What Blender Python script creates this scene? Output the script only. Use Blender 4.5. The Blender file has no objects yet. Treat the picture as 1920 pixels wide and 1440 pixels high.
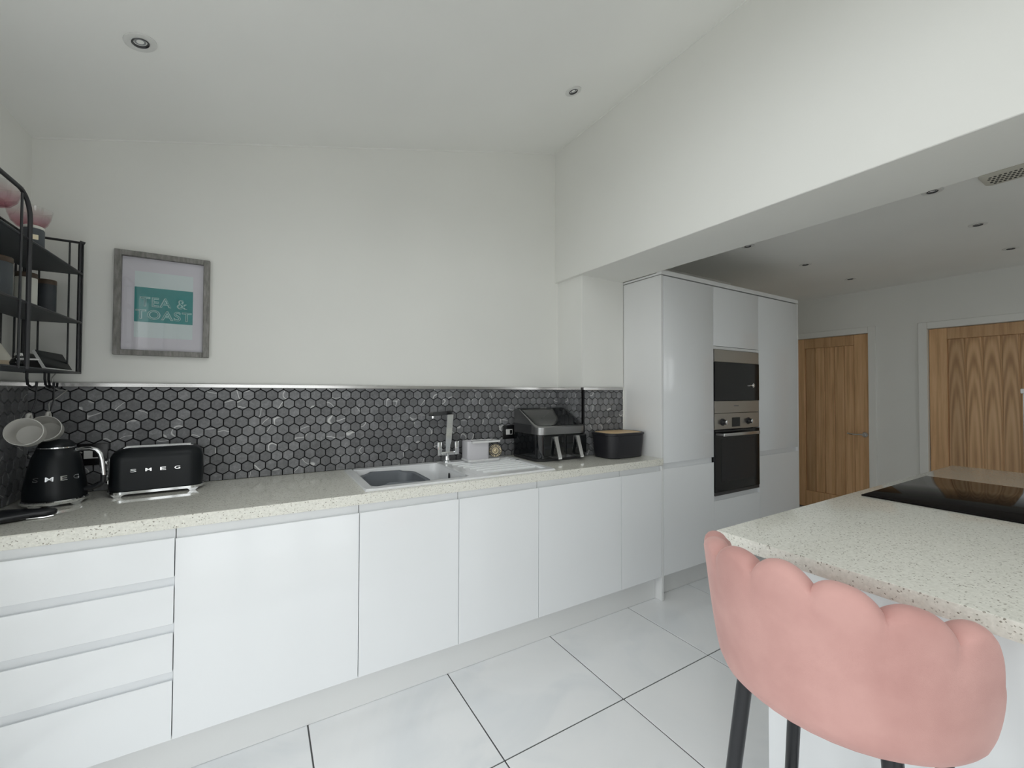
import bpy, bmesh, math, random
from mathutils import Vector, Matrix
random.seed(7)
S = bpy.context.scene
COL = S.collection
PI = math.pi

# ------------------------------------------------------------------ camera
F_PX, YAW, PITCH, ROLL = 785.4941, 30.9573, 1.0302, 0.2265
CAM = Vector((0.798, -2.4169, 1.3348))
_ya, _pi, _ro = (math.radians(v) for v in (YAW, PITCH, ROLL))
FW = Vector((math.sin(_ya) * math.cos(_pi), math.cos(_ya) * math.cos(_pi), math.sin(_pi)))
_r = Vector((math.cos(_ya), -math.sin(_ya), 0)); _u = _r.cross(FW)
RT = _r * math.cos(_ro) + _u * math.sin(_ro)
UP = -_r * math.sin(_ro) + _u * math.cos(_ro)
cd = bpy.data.cameras.new('camera'); cam = bpy.data.objects.new('camera', cd); COL.objects.link(cam)
cd.sensor_fit = 'HORIZONTAL'; cd.sensor_width = 36; cd.lens = F_PX / 1920 * 36; cd.clip_start = .02
cam.matrix_world = Matrix(((RT.x, UP.x, -FW.x, CAM.x), (RT.y, UP.y, -FW.y, CAM.y), (RT.z, UP.z, -FW.z, CAM.z), (0, 0, 0, 1)))
S.camera = cam

# ------------------------------------------------------------------ sky and light
w = bpy.data.worlds.new('overcast_sky'); S.world = w; w.use_nodes = True
bg = w.node_tree.nodes['Background']
bg.inputs['Color'].default_value = (.965, .98, .985, 1); bg.inputs['Strength'].default_value = 1.0
S.view_settings.view_transform = 'Standard'; S.view_settings.look = 'None'
S.view_settings.gamma = 1; S.view_settings.use_curve_mapping = False
S.view_settings.exposure = 1.5
S.cycles.max_bounces = 14; S.cycles.diffuse_bounces = 8; S.cycles.glossy_bounces = 6
S.cycles.transparent_max_bounces = 16; S.cycles.transmission_bounces = 8
S.cycles.caustics_reflective = False; S.cycles.caustics_refractive = False
S.cycles.sample_clamp_indirect = 6
def portal(name, loc, rot, sx, sy):
    l = bpy.data.lights.new(name, 'AREA'); l.shape = 'RECTANGLE'; l.size = sx; l.size_y = sy
    l.cycles.is_portal = True
    o = bpy.data.objects.new(name, l); COL.objects.link(o); o.location = loc; o.rotation_euler = rot
SLOPE = .27236; Z0C = 2.3446
def ceil_z(x): return Z0C + SLOPE * x
GY0, GY1, GZ = -.95, -3.2, 2.22                    # glazed doors in the garden wall
ROOFW = [(.45, 1.95, -1.3, -2.65)]   # roof windows x0,x1,y0,y1
REARW = (.2, 1.7, .0, 2.05)                         # added unseen glazing behind the camera, lights the base unit fronts
YR = -3.4
portal('portal_rear', ((REARW[0] + REARW[1]) / 2, YR - .12, 1.05), (PI / 2, 0, 0), REARW[1] - REARW[0], 2.08)
INW = (4.4, 5.5, 1.1, 2.0)                           # added unseen window behind the camera, brightens the inner room
portal('portal_inner', ((INW[0] + INW[1]) / 2, YR - .12, (INW[2] + INW[3]) / 2), (PI / 2, 0, 0), INW[1] - INW[0], INW[3] - INW[2])
portal('portal_doors', (-.12, (GY0 + GY1) / 2, GZ / 2), (0, -PI / 2, 0), GZ, GY0 - GY1)
for x0, x1, y0, y1 in ROOFW:
    portal('portal_roof', ((x0 + x1) / 2, (y0 + y1) / 2, ceil_z((x0 + x1) / 2) + .24), (0, -math.atan(SLOPE), 0), x1 - x0, y0 - y1)

# ------------------------------------------------------------------ materials
def srgb(r, g, b):
    f = lambda c: (c / 255 / 12.92) if c / 255 <= .04045 else ((c / 255 + .055) / 1.055) ** 2.4
    return (f(r), f(g), f(b), 1)
MATS = {}
def mat(name, col, rough=.5, metal=0, spec=.5, coat=0, sheen=0):
    m = bpy.data.materials.new(name); m.use_nodes = True
    b = m.node_tree.nodes['Principled BSDF']
    b.inputs['Base Color'].default_value = col if len(col) == 4 else (*col, 1)
    b.inputs['Roughness'].default_value = rough; b.inputs['Metallic'].default_value = metal
    b.inputs['Specular IOR Level'].default_value = spec
    b.inputs['Coat Weight'].default_value = coat; b.inputs['Coat Roughness'].default_value = .05
    b.inputs['Sheen Weight'].default_value = sheen
    MATS[name] = m
    return m
def N(m, t, **kw):
    n = m.node_tree.nodes.new(t)
    for k, v in kw.items():
        if k in n.inputs: n.inputs[k].default_value = v
        else: setattr(n, k, v)
    return n
def L(m, a, b): m.node_tree.links.new(a, b)
def BS(m): return m.node_tree.nodes['Principled BSDF']
def ramp(m, fac, stops):
    r = N(m, 'ShaderNodeValToRGB'); e = r.color_ramp.elements
    while len(e) < len(stops): e.new(.5)
    for el, (p, c) in zip(e, stops): el.position = p; el.color = c if len(c) == 4 else (*c, 1)
    L(m, fac, r.inputs['Fac']); return r
def bump(m, height, strength=.1, dist=.01):
    b = N(m, 'ShaderNodeBump', Strength=strength, Distance=dist)
    L(m, height, b.inputs['Height']); L(m, b.outputs['Normal'], BS(m).inputs['Normal'])
def worldpos(m, scale=(1, 1, 1)):
    g = N(m, 'ShaderNodeNewGeometry'); mp = N(m, 'ShaderNodeMapping'); mp.inputs['Scale'].default_value = scale
    L(m, g.outputs['Position'], mp.inputs['Vector']); return mp.outputs['Vector']
def objpos(m, scale=(1, 1, 1)):
    g = N(m, 'ShaderNodeTexCoord'); mp = N(m, 'ShaderNodeMapping'); mp.inputs['Scale'].default_value = scale
    L(m, g.outputs['Object'], mp.inputs['Vector']); return mp.outputs['Vector']

def paint(name, col, rough=.75):
    m = mat(name, col, rough, spec=.3)
    n = N(m, 'ShaderNodeTexNoise', Scale=60.0, Detail=4.0); L(m, worldpos(m), n.inputs['Vector'])
    bump(m, n.outputs['Fac'], .04, .004)
    n2 = N(m, 'ShaderNodeTexNoise', Scale=1.3, Detail=2.0); L(m, worldpos(m), n2.inputs['Vector'])
    c = col[:3]
    r = ramp(m, n2.outputs['Fac'], [(.3, tuple(v * .97 for v in c)), (.7, tuple(min(1, v * 1.02) for v in c))])
    L(m, r.outputs['Color'], BS(m).inputs['Base Color'])
    return m
paint('wall_paint', (.795, .795, .765)); paint('ceiling_paint', (.88, .88, .855)); paint('trim_paint', (.82, .82, .79), .4)
mat('gloss_white', (.82, .835, .85), .12, spec=.5)
mat('plinth_white', (.74, .745, .74), .35)
mat('panel_white', (.78, .785, .785), .25)
mat('carcass', (.55, .55, .54), .6)
mat('pull_grey', (.66, .66, .65), .3)

def quartz():
    m = mat('quartz', (.6, .6, .56), .07, spec=.5)
    v = N(m, 'ShaderNodeTexVoronoi', Scale=330.0); L(m, worldpos(m), v.inputs['Vector'])
    sx = N(m, 'ShaderNodeSeparateColor'); L(m, v.outputs['Color'], sx.inputs['Color'])
    n = N(m, 'ShaderNodeTexNoise', Scale=120.0, Detail=3.0); L(m, worldpos(m), n.inputs['Vector'])
    base = ramp(m, n.outputs['Fac'], [(.35, (.70, .69, .625)), (.65, (.79, .78, .715))])
    r = ramp(m, sx.outputs['Red'], [(0.0, (.40, .38, .35)), (.035, (.55, .53, .50)), (.07, (1, 1, 1)), (.90, (1, 1, 1)), (1.0, (1.1, 1.1, 1.1))])
    mx = N(m, 'ShaderNodeMix', data_type='RGBA', blend_type='MULTIPLY'); mx.inputs['Factor'].default_value = 1
    L(m, base.outputs['Color'], mx.inputs['A']); L(m, r.outputs['Color'], mx.inputs['B'])
    L(m, mx.outputs['Result'], BS(m).inputs['Base Color'])
quartz()

def hextile():
    m = mat('hex_marble', (.08, .08, .085), .38, spec=.4)
    oi = N(m, 'ShaderNodeObjectInfo'); g = N(m, 'ShaderNodeNewGeometry')
    ad = N(m, 'ShaderNodeMath', operation='ADD'); L(m, oi.outputs['Random'], ad.inputs[0]); L(m, g.outputs['Random Per Island'], ad.inputs[1])
    fr = N(m, 'ShaderNodeMath', operation='FRACT'); L(m, ad.outputs[0], fr.inputs[0])
    sc = N(m, 'ShaderNodeMath', operation='MULTIPLY'); L(m, fr.outputs[0], sc.inputs[0]); sc.inputs[1].default_value = 37.0
    off = N(m, 'ShaderNodeVectorMath', operation='ADD'); L(m, g.outputs['Position'], off.inputs[0]); L(m, sc.outputs[0], off.inputs[1])
    n = N(m, 'ShaderNodeTexNoise', Scale=55.0, Detail=8.0, Roughness=.75, Distortion=.8); L(m, off.outputs[0], n.inputs['Vector'])
    base = ramp(m, n.outputs['Fac'], [(.32, (.13, .131, .137)), (.55, (.19, .192, .20)), (.75, (.30, .302, .31))])
    # thin pale veins in some tiles only
    n2 = N(m, 'ShaderNodeTexNoise', Scale=7.0, Detail=1.0, Distortion=.15); L(m, off.outputs[0], n2.inputs['Vector'])
    s = N(m, 'ShaderNodeMath', operation='SUBTRACT'); L(m, n2.outputs['Fac'], s.inputs[0]); s.inputs[1].default_value = .5
    a = N(m, 'ShaderNodeMath', operation='ABSOLUTE'); L(m, s.outputs[0], a.inputs[0])
    lt = N(m, 'ShaderNodeMapRange'); L(m, a.outputs[0], lt.inputs['Value'])
    lt.inputs['From Min'].default_value = .003; lt.inputs['From Max'].default_value = .009; lt.inputs['To Min'].default_value = 1; lt.inputs['To Max'].default_value = 0
    gt = N(m, 'ShaderNodeMath', operation='GREATER_THAN'); L(m, fr.outputs[0], gt.inputs[0]); gt.inputs[1].default_value = .55
    mu = N(m, 'ShaderNodeMath', operation='MULTIPLY'); L(m, lt.outputs[0], mu.inputs[0]); L(m, gt.outputs[0], mu.inputs[1])
    m2 = N(m, 'ShaderNodeMath', operation='MULTIPLY'); L(m, mu.outputs[0], m2.inputs[0]); m2.inputs[1].default_value = .6
    mx = N(m, 'ShaderNodeMix', data_type='RGBA'); L(m, m2.outputs[0], mx.inputs['Factor'])
    L(m, base.outputs['Color'], mx.inputs['A']); mx.inputs['B'].default_value = (.75, .75, .74, 1)
    br = N(m, 'ShaderNodeMapRange'); L(m, fr.outputs[0], br.inputs['Value']); br.inputs['To Min'].default_value = .72; br.inputs['To Max'].default_value = 1.22
    mm = N(m, 'ShaderNodeMix', data_type='RGBA', blend_type='MULTIPLY'); mm.inputs['Factor'].default_value = 1
    cb = N(m, 'ShaderNodeCombineColor')
    for c in ('Red', 'Green', 'Blue'): L(m, br.outputs[0], cb.inputs[c])
    L(m, mx.outputs['Result'], mm.inputs['A']); L(m, cb.outputs[0], mm.inputs['B'])
    L(m, mm.outputs['Result'], BS(m).inputs['Base Color'])
hextile()
mat('hex_grout', (.006, .006, .0075), .9)

def floortile():
    m = mat('floor_tile', (.74, .75, .76), .09, spec=.5)
    oi = N(m, 'ShaderNodeObjectInfo'); g = N(m, 'ShaderNodeNewGeometry')
    sc = N(m, 'ShaderNodeMath', operation='MULTIPLY'); L(m, oi.outputs['Random'], sc.inputs[0]); sc.inputs[1].default_value = 21.0
    off = N(m, 'ShaderNodeVectorMath', operation='ADD'); L(m, g.outputs['Position'], off.inputs[0]); L(m, sc.outputs[0], off.inputs[1])
    n = N(m, 'ShaderNodeTexNoise', Scale=1.4, Detail=5.0, Distortion=1.8); L(m, off.outputs[0], n.inputs['Vector'])
    r = ramp(m, n.outputs['Fac'], [(.35, (.80, .82, .84)), (.5, (.86, .87, .88)), (.7, (.885, .89, .895))])
    L(m, r.outputs['Color'], BS(m).inputs['Base Color'])
floortile()
mat('floor_grout', (.09, .09, .092), .85)

def oak(name, grain='straight'):
    m = mat(name, (.3, .18, .09), .42, spec=.4)
    oi = N(m, 'ShaderNodeObjectInfo'); tc = N(m, 'ShaderNodeTexCoord')
    sc = N(m, 'ShaderNodeMath', operation='MULTIPLY'); L(m, oi.outputs['Random'], sc.inputs[0]); sc.inputs[1].default_value = 9.0
    if grain == 'straight':
        off = N(m, 'ShaderNodeVectorMath', operation='ADD'); L(m, tc.outputs['Object'], off.inputs[0]); L(m, sc.outputs[0], off.inputs[1])
        mp = N(m, 'ShaderNodeMapping'); mp.inputs['Scale'].default_value = (26, 26, 1.1); L(m, off.outputs[0], mp.inputs['Vector'])
        n = N(m, 'ShaderNodeTexNoise', Scale=1.6, Detail=6.0, Roughness=.6); L(m, mp.outputs[0], n.inputs['Vector']); fac = n.outputs['Fac']
    else:   # cathedral arches: stretched rings round a point down the plank
        mp = N(m, 'ShaderNodeMapping'); mp.inputs['Scale'].default_value = (6.5, 6.5, .42); mp.inputs['Location'].default_value = (0, 0, .12)
        L(m, tc.outputs['Object'], mp.inputs['Vector'])
        wv = N(m, 'ShaderNodeTexWave', wave_type='RINGS', rings_direction='SPHERICAL', Scale=3.4, Distortion=2.2, Detail=3.0); wv.inputs['Detail Scale'].default_value = 1.6
        L(m, mp.outputs[0], wv.inputs['Vector'])
        mp2 = N(m, 'ShaderNodeMapping'); mp2.inputs['Scale'].default_value = (40, 40, 1.5); L(m, tc.outputs['Object'], mp2.inputs['Vector'])
        n = N(m, 'ShaderNodeTexNoise', Scale=1.6, Detail=5.0); L(m, mp2.outputs[0], n.inputs['Vector'])
        mx = N(m, 'ShaderNodeMix', data_type='FLOAT'); mx.inputs['Factor'].default_value = .62
        L(m, wv.outputs['Fac'], mx.inputs['A']); L(m, n.outputs['Fac'], mx.inputs['B']); fac = mx.outputs['Result']
    r = ramp(m, fac, [(.2, (.44, .25, .125)), (.5, (.66, .41, .215)), (.8, (.78, .52, .30))])
    br = N(m, 'ShaderNodeMapRange'); L(m, oi.outputs['Random'], br.inputs['Value']); br.inputs['To Min'].default_value = .85; br.inputs['To Max'].default_value = 1.12
    hs = N(m, 'ShaderNodeHueSaturation'); L(m, r.outputs['Color'], hs.inputs['Color']); L(m, br.outputs[0], hs.inputs['Value'])
    L(m, hs.outputs['Color'], BS(m).inputs['Base Color'])
    bump(m, fac, .06, .002)
oak('oak'); oak('oak_cathedral', 'cathedral')

mat('trim_metal', (.58, .57, .56), .22, 1); mat('fryer_steel', (.30, .30, .30), .3, 1); mat('chrome', (.82, .83, .84), .09, 1); mat('steel', (.52, .49, .45), .28, 1); mat('bright_steel', (.62, .62, .61), .25, 1)
mat('dark_steel', (.10, .10, .105), .35, .8); mat('black_gloss', (.007, .008, .009), .06); mat('black_satin', (.012, .013, .016), .3)
mat('black_matt', (.013, .013, .017), .5); mat('black_plastic', (.02, .02, .022), .45); mat('black_enamel', (.009, .011, .013), .33, spec=.25)
mat('black_wire', (.018, .018, .021), .45); mat('shelf_sheet', (.055, .06, .065), .55)
mat('oven_glass', (.006, .006, .007), .05); mat('hob_glass', (.009, .0075, .0075), .06, spec=.2)
BS(MATS['hob_glass']).inputs['IOR'].default_value = 1.13
mat('ceramic', (.80, .81, .82), .12); mat('white_plastic', (.74, .74, .74), .4); mat('lilac_plastic', (.66, .65, .68), .45)
mat('grey_plastic', (.17, .185, .205), .4); mat('pink_cloth', (.62, .38, .36), .9)
mat('mug_stone', (.55, .54, .51), .35); mat('mug_inside', (.62, .60, .55), .4)
mat('mount_board', (.70, .68, .71), .9); mat('print_paper', (.70, .79, .77), .9); mat('print_teal', srgb(72, 150, 147), .85)
mat('print_letter', srgb(190, 222, 216), .9)
mat('cream', (.66, .64, .56), .6); mat('beige', (.55, .45, .32), .7); mat('brass', (.34, .29, .20), .3, 1)
mat('lens_dark', (.10, .10, .105), .15); mat('lamp_white', (.72, .72, .70), .4); mat('lens_glass', (.3, .31, .32), .1)
mat('bounce_ground', (.55, .54, .52), .85); mat('alu_frame', (.75, .76, .77), .4); mat('vent_white', (.62, .60, .53), .5); mat('vent_dark', (.03, .028, .025), .8)
mat('canister_white', (.72, .72, .66), .5); mat('canister_dark', (.035, .04, .048), .55); mat('canister_grey', (.075, .085, .095), .6); mat('gold_label', (.7, .62, .45), .35, .6)
mat('cable_white', (.45, .45, .44), .5); mat('screen', (.010, .012, .014), .15, spec=.1)
BS(MATS['screen']).inputs['IOR'].default_value = 1.2; mat('socket_black', (.01, .01, .011), .25); mat('grey_line', (.2, .2, .2), .6)

def wood(name, a, b, sc=(30, 3, 30)):
    m = mat(name, a, .5)
    n = N(m, 'ShaderNodeTexNoise', Scale=1.5, Detail=5.0, Roughness=.6); L(m, worldpos(m, sc), n.inputs['Vector'])
    r = ramp(m, n.outputs['Fac'], [(.3, a), (.7, b)]); L(m, r.outputs['Color'], BS(m).inputs['Base Color']); return m
wood('bamboo', (.58, .40, .21), (.74, .55, .33), (3, 40, 40)); wood('lid_wood', (.055, .035, .022), (.12, .08, .055))
wood('grey_frame', (.13, .125, .115), (.28, .27, .255), (60, 60, 14))

def velvet():
    m = mat('pink_velvet', (.56, .30, .275), .85, spec=.2, sheen=.3)
    BS(m).inputs['Sheen Roughness'].default_value = .45; BS(m).inputs['Sheen Tint'].default_value = (1, .8, .78, 1)
    n = N(m, 'ShaderNodeTexNoise', Scale=9.0, Detail=3.0); L(m, worldpos(m), n.inputs['Vector'])
    r = ramp(m, n.outputs['Fac'], [(.35, (.50, .275, .25)), (.65, (.58, .335, .305))]); L(m, r.outputs['Color'], BS(m).inputs['Base Color'])
    n2 = N(m, 'ShaderNodeTexNoise', Scale=700.0, Detail=2.0); L(m, worldpos(m), n2.inputs['Vector'])
    bump(m, n2.outputs['Fac'], .15, .002)
velvet()

def thin_glass(name, tint=(1, 1, 1), refl=.05, grad=None):
    m = bpy.data.materials.new(name); m.use_nodes = True; nt = m.node_tree; nt.nodes.remove(BS(m))
    t = N(m, 'ShaderNodeBsdfTransparent'); t.inputs['Color'].default_value = (*tint, 1)
    g = N(m, 'ShaderNodeBsdfGlossy', Roughness=.02)
    lw = N(m, 'ShaderNodeLayerWeight', Blend=.5); pw = N(m, 'ShaderNodeMath', operation='POWER'); pw.inputs[1].default_value = 4.0
    L(m, lw.outputs['Facing'], pw.inputs[0]); f = N(m, 'ShaderNodeMath', operation='MULTIPLY_ADD'); L(m, pw.outputs[0], f.inputs[0])
    f.inputs[1].default_value = .6; f.inputs[2].default_value = refl; mx = N(m, 'ShaderNodeMixShader')
    L(m, f.outputs[0], mx.inputs[0]); L(m, t.outputs[0], mx.inputs[1]); L(m, g.outputs[0], mx.inputs[2])
    L(m, mx.outputs[0], nt.nodes['Material Output'].inputs['Surface'])
    if grad:
        v = objpos(m); s = N(m, 'ShaderNodeSeparateXYZ'); L(m, v, s.inputs[0])
        mr = N(m, 'ShaderNodeMapRange'); L(m, s.outputs['Z'], mr.inputs['Value']); mr.inputs['From Min'].default_value = grad[0]; mr.inputs['From Max'].default_value = grad[1]
        r = ramp(m, mr.outputs[0], [(0, grad[2]), (1, grad[3])]); L(m, r.outputs['Color'], t.inputs['Color'])
    MATS[name] = m
thin_glass('pane_glass', (.97, .98, .98)); thin_glass('picture_glass', (.97, .97, .98), .035)
thin_glass('pink_glass', grad=(.095, .165, (.84, .62, .67), (.96, .95, .95)))
thin_glass('clear_plastic', (.8, .8, .82))

# ------------------------------------------------------------------ mesh helpers
def finish(name, bm, m, parent=None, smooth=40, loc=None, rot=None):
    bmesh.ops.recalc_face_normals(bm, faces=bm.faces[:])
    me = bpy.data.meshes.new(name); bm.to_mesh(me); bm.free()
    return link(name, me, m, parent, smooth, loc, rot)
def link(name, me, m, parent=None, smooth=40, loc=None, rot=None):
    if m is not None and not me.materials: me.materials.append(MATS[m])
    if smooth:
        for p in me.polygons: p.use_smooth = True
        me.set_sharp_from_angle(angle=math.radians(smooth))
    o = bpy.data.objects.new(name, me); COL.objects.link(o)
    if parent: o.parent = parent
    if loc is not None: o.location = loc
    if rot is not None: o.rotation_euler = rot
    return o
def tag(o, label, cat, group=None):
    o['label'] = label; o['category'] = cat
    if group: o['group'] = group
    return o
def thing(name, label, cat, loc=(0, 0, 0), rot=(0, 0, 0), group=None):
    o = bpy.data.objects.new(name, None); COL.objects.link(o); o.location = loc; o.rotation_euler = rot
    o.empty_display_size = .05
    return tag(o, label, cat, group)
def struct(o, label=None):
    o['kind'] = 'structure'
    if label: o['label'] = label
    return o
def sempty(name, label, loc=(0, 0, 0)):
    o = bpy.data.objects.new(name, None); COL.objects.link(o); o.location = loc; o['kind'] = 'structure'; o['label'] = label
    return o
def box(bm, x0, x1, y0, y1, z0, z1, bev=0, seg=2):
    x0, x1 = min(x0, x1), max(x0, x1); y0, y1 = min(y0, y1), max(y0, y1); z0, z1 = min(z0, z1), max(z0, z1)
    vs = [bm.verts.new((x, y, z)) for z in (z0, z1) for x, y in ((x0, y0), (x1, y0), (x1, y1), (x0, y1))]
    fs = [bm.faces.new([vs[i] for i in q]) for q in ((3, 2, 1, 0), (4, 5, 6, 7), (0, 1, 5, 4), (1, 2, 6, 5), (2, 3, 7, 6), (3, 0, 4, 7))]
    if bev:
        es = list({e for f in fs for e in f.edges})
        bmesh.ops.bevel(bm, geom=es, offset=bev, segments=seg, affect='EDGES', profile=.5)
    return bm
def bx(name, m, parent, x0, x1, y0, y1, z0, z1, bev=0, seg=2):
    return finish(name, box(bmesh.new(), x0, x1, y0, y1, z0, z1, bev, seg), m, parent)
def loft(bm, rings, cap0=True, cap1=True, closed=True):
    vr = [[bm.verts.new(p) for p in r] for r in rings]; n = len(vr[0])
    for a, b in zip(vr, vr[1:]):
        for i in range(n if closed else n - 1):
            j = (i + 1) % n; bm.faces.new((a[i], a[j], b[j], b[i]))
    if cap0: bm.faces.new(vr[0][::-1])
    if cap1: bm.faces.new(vr[-1])
    return bm
def circle(r, z, n=32, cx=0, cy=0, ph=0): return [(cx + r * math.cos(2 * PI * i / n + ph), cy + r * math.sin(2 * PI * i / n + ph), z) for i in range(n)]
def lathe(bm, prof, n=32, cx=0, cy=0, cap0=True, cap1=True): return loft(bm, [circle(max(r, 1e-4), z, n, cx, cy) for r, z in prof], cap0, cap1)
def rrect(w, d, r, z, n=6, cx=0, cy=0):
    r = min(r, w / 2 - 1e-4, d / 2 - 1e-4); out = []
    for sx, sy, a0 in ((1, -1, -90), (1, 1, 0), (-1, 1, 90), (-1, -1, 180)):
        for i in range(n + 1):
            a = math.radians(a0 + 90 * i / n); out.append((cx + sx * (w / 2 - r) + r * math.cos(a), cy + sy * (d / 2 - r) + r * math.sin(a), z))
    return out
def tube(bm, pts, r, n=8, rads=None):
    pts = [Vector(p) for p in pts]; rings = []; up = None
    for i, p in enumerate(pts):
        d = (pts[min(i + 1, len(pts) - 1)] - pts[max(i - 1, 0)]).normalized()
        if up is None: up = Vector((0, 0, 1)) if abs(d.z) < .9 else Vector((1, 0, 0))
        s = d.cross(up).normalized(); up = s.cross(d).normalized()
        rr = rads[i] if rads else r
        rings.append([p + (s * math.cos(2 * PI * k / n) + up * math.sin(2 * PI * k / n)) * rr for k in range(n)])
    return loft(bm, rings)
def tb(name, m, parent, pts, r, n=8, rads=None): return finish(name, tube(bmesh.new(), pts, r, n, rads), m, parent)
def arc(cx, cy, r, a0, a1, n): return [(cx + r * math.cos(math.radians(a0 + (a1 - a0) * i / n)), cy + r * math.sin(math.radians(a0 + (a1 - a0) * i / n))) for i in range(n + 1)]
def prism_x(bm, prof, x0, x1): return loft(bm, [[(x0, y, z) for y, z in prof], [(x1, y, z) for y, z in prof]])
def slab(bm, A, B, holes, fn):
    """solid sheet over grid lines A x B minus holes (a0,a1,b0,b1); fn(a,b,t) gives the point on side t=0/1"""
    A = sorted(set(A)); B = sorted(set(B)); V = {}
    def v(i, j, t):
        if (i, j, t) not in V: V[(i, j, t)] = bm.verts.new(fn(A[i], B[j], t))
        return V[(i, j, t)]
    def solid(i, j):
        if not (0 <= i < len(A) - 1 and 0 <= j < len(B) - 1): return False
        a, b = (A[i] + A[i + 1]) / 2, (B[j] + B[j + 1]) / 2
        return not any(h[0] < a < h[1] and h[2] < b < h[3] for h in holes)
    for i in range(len(A) - 1):
        for j in range(len(B) - 1):
            if not solid(i, j): continue
            for t in (0, 1): bm.faces.new([v(i, j, t), v(i + 1, j, t), v(i + 1, j + 1, t), v(i, j + 1, t)])
            for di, dj, p, q in ((-1, 0, (i, j), (i, j + 1)), (1, 0, (i + 1, j), (i + 1, j + 1)), (0, -1, (i, j), (i + 1, j)), (0, 1, (i, j + 1), (i + 1, j + 1))):
                if not solid(i + di, j + dj): bm.faces.new([v(*p, 0), v(*q, 0), v(*q, 1), v(*p, 1)])
    return bm
def grid(lo, hi, holes, k): return [lo, hi] + [h[k] for h in holes] + [h[k + 1] for h in holes]
def text_mesh(s, width=None, height=None, depth=.001, offset=0.0, space=1.0):
    c = bpy.data.curves.new('lettering', 'FONT'); c.body = s; c.size = 1; c.offset = offset; c.space_character = space
    c.resolution_u = 4
    o = bpy.data.objects.new('lettering', c); COL.objects.link(o)
    bpy.context.view_layer.update()
    me = bpy.data.meshes.new_from_object(o.evaluated_get(bpy.context.evaluated_depsgraph_get()))
    bpy.data.objects.remove(o); bpy.data.curves.remove(c)
    xs = [v.co.x for v in me.vertices]; ys = [v.co.y for v in me.vertices]
    w0, h0 = max(xs) - min(xs), max(ys) - min(ys); mx, my = (max(xs) + min(xs)) / 2, (max(ys) + min(ys)) / 2
    sx = width / w0 if width else height / h0; sy = height / h0 if height else sx
    for v in me.vertices: v.co = ((v.co.x - mx) * sx, (v.co.y - my) * sy, 0)
    bm = bmesh.new(); bm.from_mesh(me)
    r = bmesh.ops.extrude_face_region(bm, geom=bm.faces[:])
    for v in r['geom']:
        if isinstance(v, bmesh.types.BMVert): v.co.z += depth
    bmesh.ops.recalc_face_normals(bm, faces=bm.faces[:])
    bm.to_mesh(me); bm.free(); return me
def proj_depth(p): return (Vector(p) - CAM).dot(FW)
def project(p):
    d = Vector(p) - CAM; w_ = d.dot(FW)
    return 960 + F_PX * d.dot(RT) / w_, 720 - F_PX * d.dot(UP) / w_

# ------------------------------------------------------------------ the room
XB, XB2, ZBM = 2.6048, 3.0, 2.1136          # beam faces and soffit
XW, ZIC, YIB = 6.25, 2.41, .25     # oak-door wall, inner ceiling, rear wall, inner back wall
ZT = .91
struct(bx('ground', 'bounce_ground', None, -14, 16, -18, 8, -.3, -.06), 'added grey ground outside, unseen, bouncing daylight')  # unseen ground plane added to set the light coming from below
h = [(GY1, GY0, 0, GZ)]
struct(finish('wall_left', slab(bmesh.new(), grid(YR - .15, .0, h, 0), grid(-.05, 2.75, h, 2), h, lambda a, b, t: (-.2 * t, a, b)), 'wall_paint', smooth=0))
struct(bx('wall_back', 'wall_paint', None, -.2, 4.75, 0, .45, -.05, 3.45))
struct(bx('wall_back_inner', 'wall_paint', None, 4.75, XW + .25, YIB, .45, -.05, 2.7))
h = [(REARW[0], REARW[1], .0, REARW[3]), INW]
struct(finish('wall_rear', slab(bmesh.new(), grid(-.2, XW + .25, h, 0), grid(-.05, 3.45, h, 2), h, lambda a, b, t: (a, YR - .2 * t, b)), 'wall_paint', smooth=0))
D1, D2, DZ1, DZ2 = (-.581, .145), (-1.80, -1.034), 1.963, 1.947
h = [(D1[0], D1[1], -.06, DZ1), (D2[0], D2[1], -.06, DZ2)]
struct(finish('wall_right', slab(bmesh.new(), grid(YR, YIB + .1, h, 0), grid(-.05, 2.7, h, 2), h, lambda a, b, t: (XW + .2 * t, a, b)), 'wall_paint', smooth=0))
struct(bx('door_light_block', 'wall_paint', None, XW + .2, XW + .3, YR, YIB + .2, -.05, 2.7), 'added backing that stops light leaking round the closed doors')  # unseen backing added to keep daylight out of the door openings
h = [(r[0], r[1], r[3], r[2]) for r in ROOFW]
struct(finish('ceiling', slab(bmesh.new(), grid(-.2, XB + .1, h, 0), grid(YR - .2, .05, h, 2), h, lambda a, b, t: (a, b, ceil_z(a) + .2 * t)), 'ceiling_paint', smooth=0))
struct(bx('ceiling_inner', 'ceiling_paint', None, XB2, XW + .2, YR - .1, YIB + .1, ZIC, ZIC + .3))
struct(bx('beam_downstand', 'wall_paint', None, XB, XB2, YR, .02, ZBM, 3.5, .003, 1), 'white boxed beam over the opening')
struct(bx('pillar_back', 'wall_paint', None, 2.631, 3.009, -.27, .02, 0, ZBM + .01), 'white pier under the beam')

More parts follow.
